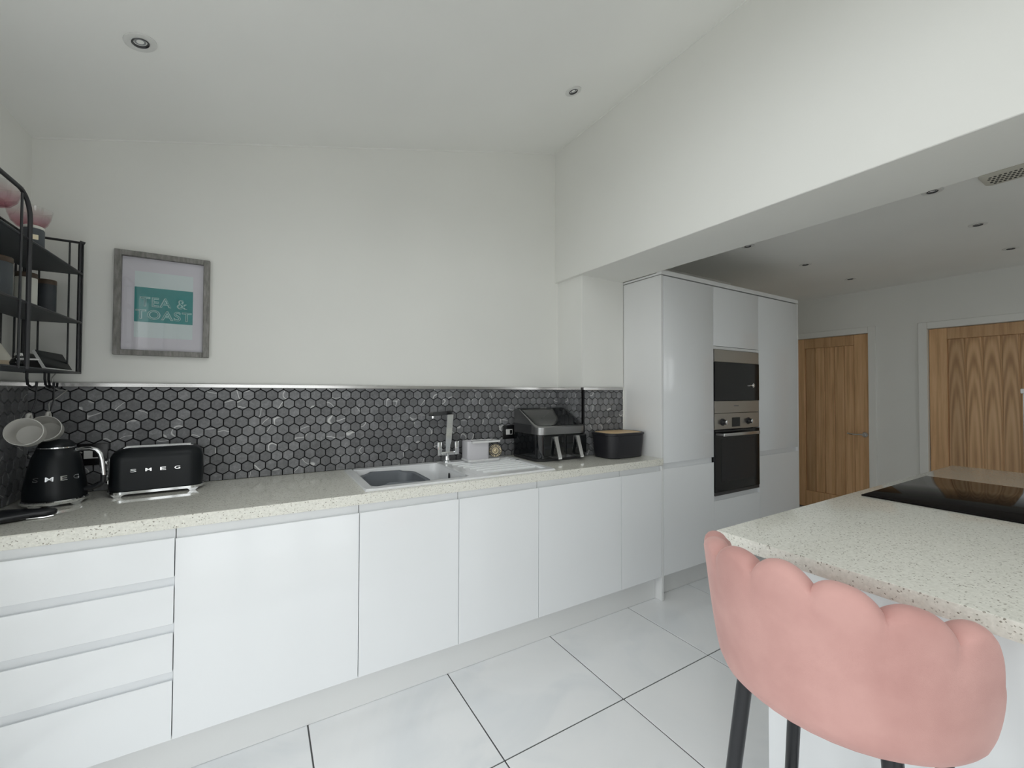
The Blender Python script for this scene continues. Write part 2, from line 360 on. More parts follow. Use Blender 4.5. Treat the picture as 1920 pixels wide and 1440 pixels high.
fl = struct(bx('floor', 'floor_grout', None, -.2, XW + .2, YR - .2, .46, -.06, -.003), 'white gloss tiled floor')
TS, TX0, TY0, GAP = .5965, .9763, -1.0853, .0028
tbm = box(bmesh.new(), -TS / 2 + GAP, TS / 2 - GAP, -TS / 2 + GAP, TS / 2 - GAP, -.008, 0, .0012, 1)
tile_me = bpy.data.meshes.new('tile'); bmesh.ops.recalc_face_normals(tbm, faces=tbm.faces[:]); tbm.to_mesh(tile_me); tbm.free(); tile_me.materials.append(MATS['floor_tile'])
i = -2
while TX0 + i * TS < XW + .1:
    for j in range(-2, 7):
        cx, cy = TX0 + (i + .5) * TS, TY0 - (j + .5) * TS
        if cx < -.3 or cy < YR - .1 or cy > .5: continue
        o = bpy.data.objects.new('floor_tile', tile_me); COL.objects.link(o); o.parent = fl; o.location = (cx, cy, 0)
    i += 1

# garden glazing, roof windows, added rear and inner windows for fill light (behind and above the camera)
def glazed(name, label, a0, a1, z0, z1, n, fn, thick=.06):
    r = sempty(name, label)
    fw = .055
    def bar(nm, p0, p1, q0, q1, m='alu_frame', t=thick):
        bm = bmesh.new(); vs = [bm.verts.new(fn(a, b, c)) for c in (-t / 2, t / 2) for a, b in ((p0, q0), (p1, q0), (p1, q1), (p0, q1))]
        for q in ((0, 1, 2, 3), (4, 5, 6, 7), (0, 1, 5, 4), (1, 2, 6, 5), (2, 3, 7, 6), (3, 0, 4, 7)): bm.faces.new([vs[k] for k in q])
        return finish(nm, bm, m, r, 0)
    W = (a1 - a0) / n
    bar('window_head', a0, a1, z1 - fw, z1); bar('window_sill', a0, a1, z0, z0 + fw)
    for k in range(n + 1):
        c = a0 + W * k
        bar('window_frame', max(a0, c - fw), min(a1, c + fw), z0 + fw, z1 - fw)
    for k in range(n): bar('pane', a0 + W * k + fw, a0 + W * (k + 1) - fw, z0 + fw, z1 - fw, 'pane_glass', .008)
glazed('window_1', 'glazed garden doors', GY1, GY0, 0, GZ, 2, lambda a, b, c: (-.1 + c, a, b))
glazed('window_2', 'added rear glazing, unseen, lighting the base unit fronts', REARW[0], REARW[1], 0, REARW[3], 3, lambda a, b, c: (a, YR - .1 + c, b))
glazed('window_3', 'added unseen window that brightens the inner room', *INW, 2, lambda a, b, c: (a, YR - .1 + c, b))
for k, r in enumerate(ROOFW):
    glazed('window_%d' % (4 + k), 'roof window in the sloping ceiling', r[0], r[1], r[3], r[2], 1, lambda a, b, c: (a, b, ceil_z(a) + .17 + c))

# oak doors
def oak_door(name, label, y0, y1, z1, ys, zr, plank_mat, handle=None):
    r = sempty(name, label, (XW, 0, 0)); X0, X1 = .03, .07
    def P(nm, m, a, b, c, d, x0=X0, x1=X1, bev=.002):
        cy, cz = (a + b) / 2, (c + d) / 2
        bm = box(bmesh.new(), x0, x1, -(b - a) / 2, (b - a) / 2, -(d - c) / 2, (d - c) / 2, bev, 1)
        return finish(nm, bm, m, r, 40, (0, cy, cz))
    lo, hi = min(ys), max(ys)
    P('stile', 'oak', y0 + .003, lo, .01, z1 - .003); P('stile', 'oak', hi, y1 - .003, .01, z1 - .003)
    P('rail', 'oak', lo, hi, zr, z1 - .003); P('rail', 'oak', lo, hi, .01, .2)
    P('core', 'oak', lo - .01, hi + .01, .19, zr + .01, X0 + .018, X1 - .012, 0)
    ys = sorted(ys)
    for a, b in zip(ys, ys[1:]): P('plank', plank_mat, a + .0035, b - .0035, .2, zr, X0 + .012, X1 - .006, .004)
    if handle:
        hy, hz = handle
        hd = finish('door_handle', lathe(bmesh.new(), [(.026, 0), (.026, .008), (.012, .01), (.011, .045)], 20), 'chrome', r, 40, (X0, hy, hz), (0, -PI / 2, 0))
        bm = tube(bmesh.new(), [(X0 - .042, hy, hz), (X0 - .047, hy + .02, hz + .004), (X0 - .047, hy + .06, hz + .001), (X0 - .047, hy + .10, hz + .001), (X0 - .045, hy + .14, hz + .007)], .009, 8)
        l = finish('lever', bm, 'chrome', r)
        l.location = (0, 0, 0)
    return r
oak_door('door_1', 'oak plank door with chrome lever', D1[0], D1[1], DZ1, [-.445, -.35, -.259, -.164, -.068, .03], 1.85, 'oak', (-.535, .893))
oak_door('door_2', 'wide oak door with arched grain', D2[0], D2[1], DZ2, [-1.159, -1.274, -1.382, -1.491, -1.593, -1.69], 1.84, 'oak_cathedral')
n_tr = [0]
def trim(*a):
    n_tr[0] += 1
    return struct(bx('trim_%d' % n_tr[0], 'trim_paint', None, *a, .003, 1))
AW = .064
for (a, b), z in ((D1, DZ1), (D2, DZ2)):
    trim(XW - .018, XW, a - AW, a, 0, z + AW); trim(XW - .018, XW, b, b + AW, 0, z + AW); trim(XW - .018, XW, a, b, z, z + AW)
    for s, e in ((a, a + .002), (b - .002, b)): pass

def bead(pts):
    n_tr[0] += 1
    return struct(tb('trim_%d' % n_tr[0], 'trim_paint', None, pts, .005, 8), 'thin sealant bead at the ceiling edge')
bead([(0, -.001, ceil_z(0)), (XB, -.001, ceil_z(XB))]); bead([(XB - .001, -.001, ceil_z(XB)), (XB - .001, YR, ceil_z(XB))])

# ------------------------------------------------------------------ tiled splashback
HP, HR = .0497, .0432           # hexagon pitch across and row pitch
HW = HP - .0044
def hexpts(u, v, w_): return [(u + w_ / math.sqrt(3) * math.sin(math.radians(60 * k)), v + w_ / math.sqrt(3) * math.cos(math.radians(60 * k))) for k in range(6)]
def clip(poly, ax, lim, keep_less):
    out = []
    ins = lambda p: (p[ax] <= lim) if keep_less else (p[ax] >= lim)
    for a, b in zip(poly, poly[1:] + poly[:1]):
        if ins(a): out.append(a)
        if ins(a) != ins(b):
            t = (lim - a[ax]) / (b[ax] - a[ax]); out.append((a[0] + t * (b[0] - a[0]), a[1] + t * (b[1] - a[1])))
    return out
def area(p): return abs(sum(a[0] * b[1] - b[0] * a[1] for a, b in zip(p, p[1:] + p[:1]))) / 2
TILE_T, CH = .006, .0012
def tile_geo(bm, poly, fn):
    cu, cv = sum(p[0] for p in poly) / len(poly), sum(p[1] for p in poly) / len(poly)
    sh = lambda p: (cu + (p[0] - cu) * .95, cv + (p[1] - cv) * .95)
    a = [bm.verts.new(fn(p[0], p[1], 0)) for p in poly]; b = [bm.verts.new(fn(p[0], p[1], TILE_T - CH)) for p in poly]
    c = [bm.verts.new(fn(*sh(p), TILE_T)) for p in poly]; n = len(poly)
    for r0, r1 in ((a, b), (b, c)):
        for i in range(n): bm.faces.new((r0[i], r0[(i + 1) % n], r1[(i + 1) % n], r1[i]))
    bm.faces.new(c)
ZS1 = 1.347
faces = [  # u0,u1,phase, mapping (u,v,depth)
    (.004, 2.627, .649, lambda u, v, t: (u, -.004 - t, v), (0, 0, 0)),
    (-.60, -.012, .01, lambda u, v, t: (.004 + t, u, v), (0, 0, PI / 2)),
    (-.266, -.012, .005, lambda u, v, t: (2.627 - t, u, v), (0, 0, -PI / 2)),
    (2.645, 3.000, 2.66, lambda u, v, t: (u, -.274 - t, v), (0, 0, 0))]
cand = []
for fi, (u0, u1, ph, fn, rot) in enumerate(faces):
    for r in range(-1, 11):
        v = 1.312 - r * HR; o_ = ph + (HP / 2 if r % 2 else 0)
        k0 = math.floor((u0 - o_) / HP) - 1
        for k in range(k0, k0 + int((u1 - u0) / HP) + 4):
            u = o_ + k * HP; p = hexpts(u, v, HW)
            full = len(p)
            q = clip(clip(clip(clip(p, 0, u0, False), 0, u1, True), 1, ZT + .002, False), 1, ZS1, True)
            if len(q) < 3 or area(q) < 4e-5: continue
            c = fn(sum(a[0] for a in q) / len(q), sum(a[1] for a in q) / len(q), TILE_T)
            px, py = project(c); vis = 0 < px < 1920 and 0 < py < 1440
            nrm = Vector(fn(0, 0, 1)) - Vector(fn(0, 0, 0)); view = (CAM - Vector(c)).normalized()
            hid = (45 < px < 160 and py > 830) or (195 < px < 375 and py > 845) or (975 < px < 1090 and py > 775)
            a_ = area(q) * max(0, nrm.dot(view)) / proj_depth(c) ** 3 if vis else 0
            cand.append((a_ * (.02 if hid else 1), fi, q, area(q) > .999 * area(p), u, v))
cand.sort(key=lambda c: -c[0])
bs = thing('backsplash', 'dark grey marble hexagon mosaic backsplash with black grout above the long worktop', 'backsplash')
bm = bmesh.new()
box(bm, .0, 2.631, -.004, -.0005, ZT, ZS1 + .005); box(bm, .0005, .004, -.6, -.004, ZT, ZS1 + .005)
box(bm, 2.627, 2.6305, -.274, -.004, ZT, ZS1 + .005); box(bm, 2.627, 3.006, -.274, -.2705, ZT, ZS1 + .005)
finish('grout', bm, 'hex_grout', bs)
hexm = bmesh.new(); tile_geo(hexm, hexpts(0, 0, HW), lambda u, v, t: (u, -t, v)); bmesh.ops.recalc_face_normals(hexm, faces=hexm.faces[:])
hex_me = bpy.data.meshes.new('tile'); hexm.to_mesh(hex_me); hexm.free(); hex_me.materials.append(MATS['hex_marble'])
rest = bmesh.new()
for n_, (a_, fi, q, full, u, v) in enumerate(cand):
    u0, u1, ph, fn, rot = faces[fi]
    if n_ < 300:
        if full:
            o = bpy.data.objects.new('tile', hex_me); COL.objects.link(o); o.parent = bs; o.location = fn(u, v, 0)
            o.rotation_euler = rot
        else:
            b2 = bmesh.new(); tile_geo(b2, q, fn); finish('tile', b2, 'hex_marble', bs, 0)
    else: tile_geo(rest, q, fn)
o = finish('tile_field', rest, 'hex_marble', bs, 0); o['kind'] = 'stuff'; o['label'] = 'the smaller hexagon tiles farther along'
bm = bmesh.new()
box(bm, 0, 2.625, -.014, 0, ZS1, 1.3648, .0015, 1); box(bm, 0, .014, -.6, -.012, ZS1, 1.3648, .0015, 1)
box(bm, 2.617, 2.631, -.284, -.012, ZS1, 1.3648, .0015, 1); box(bm, 2.617, 3.009, -.284, -.27, ZS1, 1.3648, .0015, 1)
o = finish('edge_trim', bm, 'trim_metal', bs); o['label'] = 'polished metal strip along the top'
o = bx('end_trim', 'trim_paint', bs, 2.994, 3.008, -.286, -.271, ZT + .001, 1.366, .0015, 1); o['label'] = 'white upright strip where the tiles end'

# ------------------------------------------------------------------ worktops and base units
h = [(1.215, 1.685, -.545, -.105), (2.630, 3.007, -.271, -.001)]
bm = slab(bmesh.new(), grid(.001, 3.007, h, 0), grid(-.615, -.001, h, 2), h, lambda a, b, t: (a, b, .868 + .042 * t))
bmesh.ops.bevel(bm, geom=[e for e in bm.edges if all(abs(v.co.y + .615) < 1e-5 for v in e.verts) and abs(e.verts[0].co.z - e.verts[1].co.z) < 1e-5], offset=.003, segments=2, affect='EDGES')
tag(finish('worktop', bm, 'quartz', None, 30), 'long speckled cream quartz worktop with the white sink let into it', 'worktop')
FY, BYK = -.600, -.577
def jprof(z0, z1, rec):      # handleless front: slanted groove cut behind the top edge
    e = z1 - rec
    return [(FY + .0015, z0), (FY, z0 + .0015), (FY, e - .004), (FY + .001, e - .0012), (FY + .0035, e), (FY + .008, e - .002), (FY + .0135, e - .013), (FY + .0165, e - .013), (FY + .0185, z1), (BYK, z1), (BYK, z0)]
def front(name, parent, x0, x1, z0, z1, rec=.036, m='gloss_white'):
    return finish(name, prism_x(bmesh.new(), jprof(z0, z1, rec), x0 + .0015, x1 - .0015), m, parent, 35)
def flat_front(name, parent, x0, x1, z0, z1, m='gloss_white'):
    return bx(name, m, parent, x0 + .0015, x1 - .0015, FY, BYK, z0, z1, .0015, 2)
G1, G2, G3, G4, G5, XP = .5552, 1.1552, 1.6019, 2.0539, 2.6528, 3.009
def unit(name, label, x0, x1):
    t = thing(name, label, 'cabinet', ((x0 + x1) / 2, -.3, 0))
    return t
def kid(o, t):               # keep world placement under an empty that stands at the thing's base
    o.parent = t; o.matrix_parent_inverse = Matrix.Translation(t.location).inverted() if t.rotation_euler.z == 0 else t.matrix_basis.inverted(); return o
def body(t, x0, x1, z0=.15, z1=.868, y0=-.575, y1=-.02): return kid(bx('body', 'carcass', None, x0 + .001, x1 - .001, y0, y1, z0, z1), t)
t = unit('drawer_unit', 'white gloss base unit of four handleless drawers under the kettle', 0, G1); body(t, .002, G1)
for z0, z1, rec in ((.701, .866, .033), (.543, .698, .026), (.383, .540, .026), (.156, .380, .026)): kid(front('drawer', None, .004, G1, z0, z1, rec), t)
for nm, lb, a, b in (('base_cabinet', 'wide single white gloss cabinet door between the drawers and the sink cabinet', G1, G2),
                     ('base_cabinet', 'single-door white gloss base cabinet directly below the air fryer', G4, G5),
                     ('base_cabinet', 'narrow white gloss base cabinet against the tall end panel', G5, XP)):
    t = unit(nm, lb, a, b); body(t, a, b, y1=-.275 if b > 2.5 else -.02); kid(front('door', None, a, b if b < 3 else b - .002, .156, .866), t)
t = unit('sink_cabinet', 'two-door white gloss cabinet directly under the white sink', G2, G4); body(t, G2, G4, .15, .60)
kid(front('door', None, G2, G3, .156, .866), t); kid(front('door', None, G3, G4, .156, .866), t)
tag(bx('plinth', 'plinth_white', None, .002, 3.007, -.547, -.53, .001, .149, .001, 1), 'pale plinth board under the long row of base cabinets', 'plinth')

# tall units
XT1, XT2, XT3 = 3.5607, 4.1389, 4.7359
tag(bx('end_panel', 'panel_white', None, XP, XP + .019, FY, -.272, .001, 2.0953, .0015, 1), 'tall white end panel beside the bread bin reaching down to the floor', 'panel')
t = unit('larder_cabinet', 'tall white larder cabinet between the end panel and the ovens', XP, XT1); body(t, XP + .02, XT1, .15, 2.094)
kid(front('lower_door', None, XP + .02, XT1, .156, .873, .034), t); kid(flat_front('upper_door', None, XP + .02, XT1, .876, 2.092), t)
t = unit('oven_housing', 'tall white cabinet holding the built-in microwave and oven', XT1, XT2)
bm = bmesh.new(); box(bm, XT1 + .001, XT1 + .019, -.575, -.02, .15, 2.094); box(bm, XT2 - .019, XT2 - .001, -.575, -.02, .15, 2.094)
box(bm, XT1 + .019, XT2 - .019, -.575, -.02, 1.644, 2.094); box(bm, XT1 + .019, XT2 - .019, -.575, -.02, .15, .596); box(bm, XT1 + .019, XT2 - .019, -.04, -.02, .596, 1.644)
kid(finish('body', bm, 'carcass'), t)
kid(front('lower_door', None, XT1, XT2, .156, .592, .03), t); kid(flat_front('upper_door', None, XT1, XT2, 1.668, 2.092), t)
kid(bx('filler_strip', 'panel_white', None, XT1 + .002, XT2 - .002, FY + .004, BYK, 1.646, 1.665), t)
t = unit('larder_cabinet', 'tall white cabinet beyond the ovens, next to the oak door with the lever', XT2, XT3); body(t, XT2, XT3, .15, 2.094)
kid(front('lower_door', None, XT2, XT3, .156, .873, .034), t); kid(flat_front('upper_door', None, XT2, XT3, .876, 2.092), t)
tag(bx('end_panel', 'panel_white', None, XT3 + .001, XT3 + .019, FY, -.02, .001, 2.0953, .0015, 1), 'tall white end panel at the far side, next to the oak door with the lever', 'panel')
bm = bmesh.new(); box(bm, XP, XT3 + .019, FY - .002, -.56, 2.1, 2.129, .001, 1); box(bm, XP, XP + .02, -.56, -.272, 2.1, 2.1125)
tag(finish('cornice', bm, 'panel_white'), 'thin white cornice strip along the top of the tall cabinets', 'cornice')
tag(bx('plinth', 'plinth_white', None, XP + .02, XT3, -.53, -.513, .001, .149, .001, 1), 'pale plinth board under the tall oven cabinets', 'plinth')

def slabpart(nm, m, t, x0, x1, y0, y1, z0, z1, bev=.001): return kid(bx(nm, m, None, x0, x1, y0, y1, z0, z1, bev, 1), t)
OX0, OX1 = XT1 + .006, XT2 - .006
t = thing('microwave', 'built-in microwave with black glass door above the oven', 'microwave', ((OX0 + OX1) / 2, -.3, 1.19))
slabpart('body', 'black_plastic', t, XT1 + .03, XT2 - .03, -.57, -.06, 1.20, 1.63)
slabpart('top_band', 'steel', t, OX0, OX1, -.603, -.571, 1.555, 1.643); slabpart('door_glass', 'oven_glass', t, OX0, OX1, -.606, -.571, 1.2735, 1.5535)
slabpart('bottom_band', 'steel', t, OX0, OX1, -.603, -.571, 1.186, 1.272)
slabpart('name_mark', 'grey_line', t, 3.80, 3.86, -.6038, -.603, 1.232, 1.240, 0)
k = finish('chrome_disc', lathe(bmesh.new(), [(.017, 0), (.017, .006), (.013, .009), (.004, .010)], 20), 'chrome', None, 40, (4.045, -.606, 1.388), (PI / 2, 0, 0)); kid(k, t)  # small chrome disc on the right of the door glass
k = finish('lever', tube(bmesh.new(), [(4.03, -.611, 1.388), (3.99, -.611, 1.386)], .004, 8), 'chrome'); kid(k, t)  # short chrome bar beside the disc
t = thing('oven', 'built-in electric oven with steel control panel and black glass door', 'oven', ((OX0 + OX1) / 2, -.3, .6))
slabpart('body', 'black_plastic', t, XT1 + .03, XT2 - .03, -.57, -.06, .61, 1.17)
slabpart('control_panel', 'steel', t, OX0, OX1, -.603, -.571, 1.068, 1.183)
for kx in (3.661, 3.986):
    k = kid(finish('knob', lathe(bmesh.new(), [(.026, 0), (.026, .004), (.019, .006), (.017, .028), (.014, .03)], 24), 'black_plastic', None, 40, (kx, -.603, 1.12), (PI / 2, 0, 0)), t)
    c = finish('knob_cap', lathe(bmesh.new(), [(.0165, .0285), (.0165, .033), (.013, .035)], 24), 'chrome', None, 40, (kx + .003, -.603, 1.12), (PI / 2, 0, 0)); kid(c, t)
slabpart('display', 'oven_glass', t, 3.774, 3.876, -.6045, -.6, 1.082, 1.150, .0005)
slabpart('door', 'oven_glass', t, OX0, OX1, -.606, -.571, .622, 1.063)
slabpart('door_window', 'black_satin', t, OX0 + .07, OX1 - .07, -.6072, -.606, .69, 1.0, 0)
slabpart('bottom_strip', 'dark_steel', t, OX0, OX1, -.603, -.571, .597, .620)
bm = box(bmesh.new(), 3.605, 4.06, -.652, -.638, 1.022, 1.044, .003, 2)
for hx in (3.625, 4.04): box(bm, hx - .008, hx + .008, -.64, -.606, 1.026, 1.04)
kid(finish('handle', bm, 'bright_steel'), t)

# island
IX, IY, IX2, IY2 = 2.0116, -1.626, 4.30, -2.62
t = thing('island_cabinet', 'white gloss island base behind the pink stool', 'cabinet', (3.2, -2.1, 0))
kid(bx('body', 'gloss_white', None, 2.275, IX2 - .03, IY - .045, IY2 + .02, .12, .868), t)
kid(bx('end_panel', 'gloss_white', None, 2.253, 2.274, IY - .024, IY2 + .01, .001, .868, .001, 1), t)
kid(bx('plinth_board', 'plinth_white', None, 2.275, IX2 - .05, IY - .09, IY2 + .06, .001, .12), t)
bm = box(bmesh.new(), IX, IX2, IY2, IY, .871, ZT, .0025, 2)
tag(finish('island_worktop', bm, 'quartz', None, 30), 'speckled pale quartz island top that carries the black hob', 'worktop')
t = thing('hob', 'flat black glass hob set on the island worktop', 'hob', (3.3, -1.93, ZT))
kid(bx('hob_glass', 'hob_glass', None, 2.931, 3.70, -2.19, -1.669, ZT + .0005, ZT + .006, .0015, 2), t)
tag(bx('white_post', 'gloss_white', None, 4.6, 4.76, -2.02, -1.856, .001, 1.335, .002, 1), 'white upright post with a wider cap, beyond the island against the wide oak door', 'post')
pc = bx('post_cap', 'panel_white', None, 4.585, 4.775, -2.035, -1.848, 1.335, 1.363, .003, 1); pc.parent = bpy.data.objects['white_post']

# ------------------------------------------------------------------ sink and tap
t = thing('sink', 'white ceramic inset sink with ridged drainer', 'sink', (1.67, -.32, ZT))
SX0, SX1, SY0, SY1 = 1.18, 2.172, -.586, -.062
h = [(1.22, 1.68, -.54, -.11), (1.725, 2.135, -.545, -.135)]
bm = slab(bmesh.new(), grid(SX0, SX1, h, 0), grid(SY0, SY1, h, 2), h, lambda a, b, q: (a, b, ZT + .0005 + .0095 * q))
es = [e for e in bm.edges if all(v.co.z > ZT + .009 for v in e.verts) and len(e.link_faces) == 2 and abs(e.link_faces[0].normal.dot(e.link_faces[1].normal)) < .5]
bmesh.ops.bevel(bm, geom=es, offset=.004, segments=3, affect='EDGES')
kid(finish('rim', bm, 'ceramic'), t)
cx, cy = 1.45, -.325
rings = [rrect(.46 - 2 * i, .43 - 2 * i, .05, z, 6, cx, cy) for i, z in ((-.002, ZT + .008), (0, ZT), (.004, ZT - .05), (.01, ZT - .15), (.03, ZT - .18), (.09, ZT - .188))]
rings += [rrect(.46 - 2 * i, .43 - 2 * i, .05, z, 6, cx, cy) for i, z in ((.09, ZT - .194), (.02, ZT - .19), (-.003, ZT - .15), (-.003, ZT))]
bm = loft(bmesh.new(), rings[:6], False, True); kid(finish('basin', bm, 'ceramic', None, 60), t)
kid(bx('drainer', 'ceramic', None, 1.722, 2.138, -.548, -.132, ZT + .0003, ZT + .004), t)
for k in range(6):
    y = -.19 - k * .055
    kid(finish('ridge', tube(bmesh.new(), [(1.735 + .012 * k, y, ZT + .004), (1.75 + .012 * k, y, ZT + .0065), (2.10, y, ZT + .0065), (2.12, y, ZT + .004)], .0045, 8), 'ceramic'), t)
k = finish('overflow', lathe(bmesh.new(), [(.013, 0), (.013, .004), (.009, .0045)], 16), 'black_plastic', None, 40, (1.6765, -.30, .876), (0, -PI / 2, 0)); k.scale = (1.5, .8, 1); kid(k, t)
kid(finish('drainer_slot', box(bmesh.new(), 2.139, 2.160, -.24, -.225, ZT + .0095, ZT + .0105), 'black_plastic'), t)

t = thing('washing_bowl', 'grey plastic washing-up bowl sitting inside the sink basin', 'bowl', (1.42, -.31, ZT - .186))
def wrim(i, z, ext=0):
    out = []
    for x, y, q in rrect(.29 - 2 * i, .33 - 2 * i, .07, z, 6, 1.375, -.305):
        lift = .026 * math.exp(-((x - 1.37) / .075) ** 4) if (y > -.17 or y < -.45) and ext else 0
        out.append((x, y, q + lift))
    return out
rings = [wrim(.05, ZT - .185), wrim(.035, ZT - .18), wrim(.012, ZT - .04), wrim(.008, ZT - .022, 1), wrim(-.004, ZT - .018, 1), wrim(-.006, ZT - .013, 1), wrim(-.002, ZT - .011, 1), wrim(.012, ZT - .016, 1), wrim(.016, ZT - .04), wrim(.038, ZT - .174), wrim(.06, ZT - .178)]
kid(finish('bowl', loft(bmesh.new(), rings), 'grey_plastic', None, 50), t)
o = finish('sponge_cloth', box(bmesh.new(), -.05, .05, -.035, .035, 0, .03, .008, 2), 'pink_cloth', None, 60, (1.40, -.32, ZT - .1765), (0, .05, .4))
tag(o, 'crumpled pink cloth lying in the grey washing-up bowl', 'cloth')

TXP, TYP = 1.748, -.088
t = thing('tap', 'chrome kitchen mixer tap with two upright levers behind the sink', 'tap', (TXP, TYP, ZT + .01))
zb = ZT + .0102
bm = loft(bmesh.new(), [circle(r, zb + z, 20, TXP, TYP) for r, z in ((.026, 0), (.026, .006), (.017, .012), (.014, .03), (.015, .05))]); kid(finish('base', bm, 'chrome'), t)
bm = bmesh.new(); box(bm, TXP - .058, TXP + .062, TYP - .012, TYP + .012, zb + .038, zb + .06, .004, 2); kid(finish('cross_bar', bm, 'chrome'), t)
for sx in (-.052, .056):
    kid(bx('lever', 'chrome', None, TXP + sx - .013, TXP + sx + .013, TYP - .02, TYP - .012, zb + .04, zb + .118, .002, 2), t)
rings = []
for z, x, wd in ((.05, 0, .013), (.10, .003, .014), (.115, .005, .018), (.27, .016, .019), (.278, .016, .019)):
    rings.append([(TXP + x + a * wd, TYP + b * .011, zb + z) for a, b in ((-1, -1), (1, -1), (1, 1), (-1, 1))])
kid(finish('column', loft(bmesh.new(), rings), 'chrome', None, 30), t)
dirv = Vector((-.16, -.125, 0)).normalized(); nrm = Vector((-dirv.y, dirv.x, 0)); p0 = Vector((TXP + .022, TYP + .004, zb + .289)); p1 = p0 + dirv * .215
bm = loft(bmesh.new(), [[p + nrm * a * .014 + Vector((0, 0, b * .011)) for a, b in ((-1, -1), (1, -1), (1, 1), (-1, 1))] for p in (p0, p1)])
kid(finish('spout', bm, 'chrome', None, 30), t)
q = p1 - dirv * .02
kid(finish('aerator', loft(bmesh.new(), [circle(.011, q.z - .024, 16, q.x, q.y), circle(.011, q.z - .011, 16, q.x, q.y)]), 'chrome'), t)

t = thing('sink_tidy', 'white plastic sink tidy with a clear rail, standing on the drainer', 'organiser', (1.94, -.14, ZT + .01))
zc = ZT + .0108
rings = [rrect(.215 - 2 * i, .125 - 2 * i, .02, zc + z, 5, 1.945, -.142) for i, z in ((.004, 0), (0, .004), (0, .012), (.004, .014), (.006, .008))]
kid(finish('tray', loft(bmesh.new(), rings), 'white_plastic'), t)
rings = [rrect(.145 - 2 * i, .085 - 2 * i, .012, zc + z, 5, 1.915, -.13) for i, z in ((.002, .007), (0, .012), (0, .118), (.003, .118), (.004, .02))]
kid(finish('container', loft(bmesh.new(), rings), 'lilac_plastic'), t)
bm = bmesh.new()
box(bm, 1.865, 2.05, -.196, -.184, zc + .108, zc + .120, .002, 1); box(bm, 2.04, 2.05, -.184, -.09, zc + .110, zc + .118, .002, 1); box(bm, 1.90, 2.05, -.10, -.09, zc + .110, zc + .118, .002, 1); box(bm, 1.865, 1.875, -.184, -.17, zc + .110, zc + .118)
kid(finish('rail', bm, 'white_plastic'), t)
t = thing('strainer', 'brass-toned round sink strainer propped beside the white sink tidy', 'strainer', (2.030, -.168, zc + .053), (math.radians(76), 0, math.radians(-26)))
finish('disc', lathe(bmesh.new(), [(.036, 0), (.039, .003), (.036, .006), (.026, .003), (.012, .004), (.010, .014), (.003, .016)], 32), 'brass', t)
for k in range(20):
    a = 2 * PI * k / 20
    o = finish('slot', box(bmesh.new(), .020, .034, -.0024, .0024, .0040, .0070), 'black_plastic', t, 0); o.rotation_euler = (0, 0, a)

# ------------------------------------------------------------------ sockets
def socket(x, label, hide=False):
    t = thing('wall_socket', label, 'socket', (x, -.0105, 1.066))
    finish('plate', box(bmesh.new(), -.048, .048, -.006, 0, -.045, .045, .003, 2), 'socket_black', t)
    finish('switch_plate', box(bmesh.new(), -.026, .024, -.009, -.006, -.017, .019, .001, 1), 'lamp_white', t)
    finish('switch', box(bmesh.new(), .002, .02, -.0115, -.009, -.012, .014, .001, 1), 'socket_black', t)
socket(2.218, 'black switched wall socket beside the air fryer')
socket(.20, 'black wall socket half hidden by the handle of the kettle')

# ------------------------------------------------------------------ air fryer
t = thing('air_fryer', 'black and steel two-drawer air fryer on the worktop', 'air fryer', (2.415, -.21, ZT))
AX0, AX1, AYF, AYB, CR = 2.226, 2.600, -.352, -.068, .055
def inset(x):
    d = min(x - AX0, AX1 - x)
    return CR - math.sqrt(max(0, CR * CR - (CR - d) ** 2)) if d < CR else 0
xs = [AX0 + CR * (1 - math.cos(a * PI / 12)) for a in range(7)]; xs = xs + [AX1 - (v - AX0) for v in xs[::-1]]
def loft_x(prof): return loft(bmesh.new(), [prof(x) for x in xs])
kid(finish('foot_base', loft_x(lambda x: [(x, AYF + .008 + inset(x), ZT + .001), (x, AYF + .004 + inset(x), ZT + .018), (x, AYB + .01, ZT + .018), (x, AYB, ZT + .001)]), 'black_plastic', None, 30), t)
kid(finish('lower_body', loft_x(lambda x: [(x, AYF + inset(x), ZT + .018), (x, AYF + inset(x), 1.073), (x, AYB, 1.073), (x, AYB, ZT + .018)]), 'black_gloss', None, 30), t)
def up(x):
    i = inset(x)
    return [(x, AYF - .003 + i, 1.074), (x, AYF - .003 + i, 1.118), (x, AYF + .012 + i * .9, 1.124), (x, -.285 + i * .25, 1.138), (x, -.24, 1.160), (x, -.13, 1.216), (x, -.115, 1.222), (x, AYB, 1.222), (x, AYB, 1.074)]
kid(finish('upper_body', loft_x(up), 'fryer_steel', None, 30), t)
def pan(x):
    i = inset(x) * .6; c = AX0 + (x - AX0) * .93 + (AX1 - AX0) * .035
    return [(c, -.335 + i, 1.1225), (c, -.335 + i, 1.1285), (c, -.285 + i * .4, 1.1425), (c, -.24, 1.1645), (c, -.13, 1.2205), (c, -.112, 1.2265), (c, -.08, 1.2265), (c, -.08, 1.2215), (c, -.112, 1.2215), (c, -.24, 1.158)]
kid(finish('control_panel', loft_x(pan), 'black_gloss', None, 30), t)
kid(bx('name_mark', 'lamp_white', None, 2.40, 2.448, -.118, -.116, 1.2258, 1.2272), t)
kid(bx('side_panel', 'dark_steel', None, AX0 - .001, AX0 + .001, -.27, AYB, 1.075, 1.13), t)
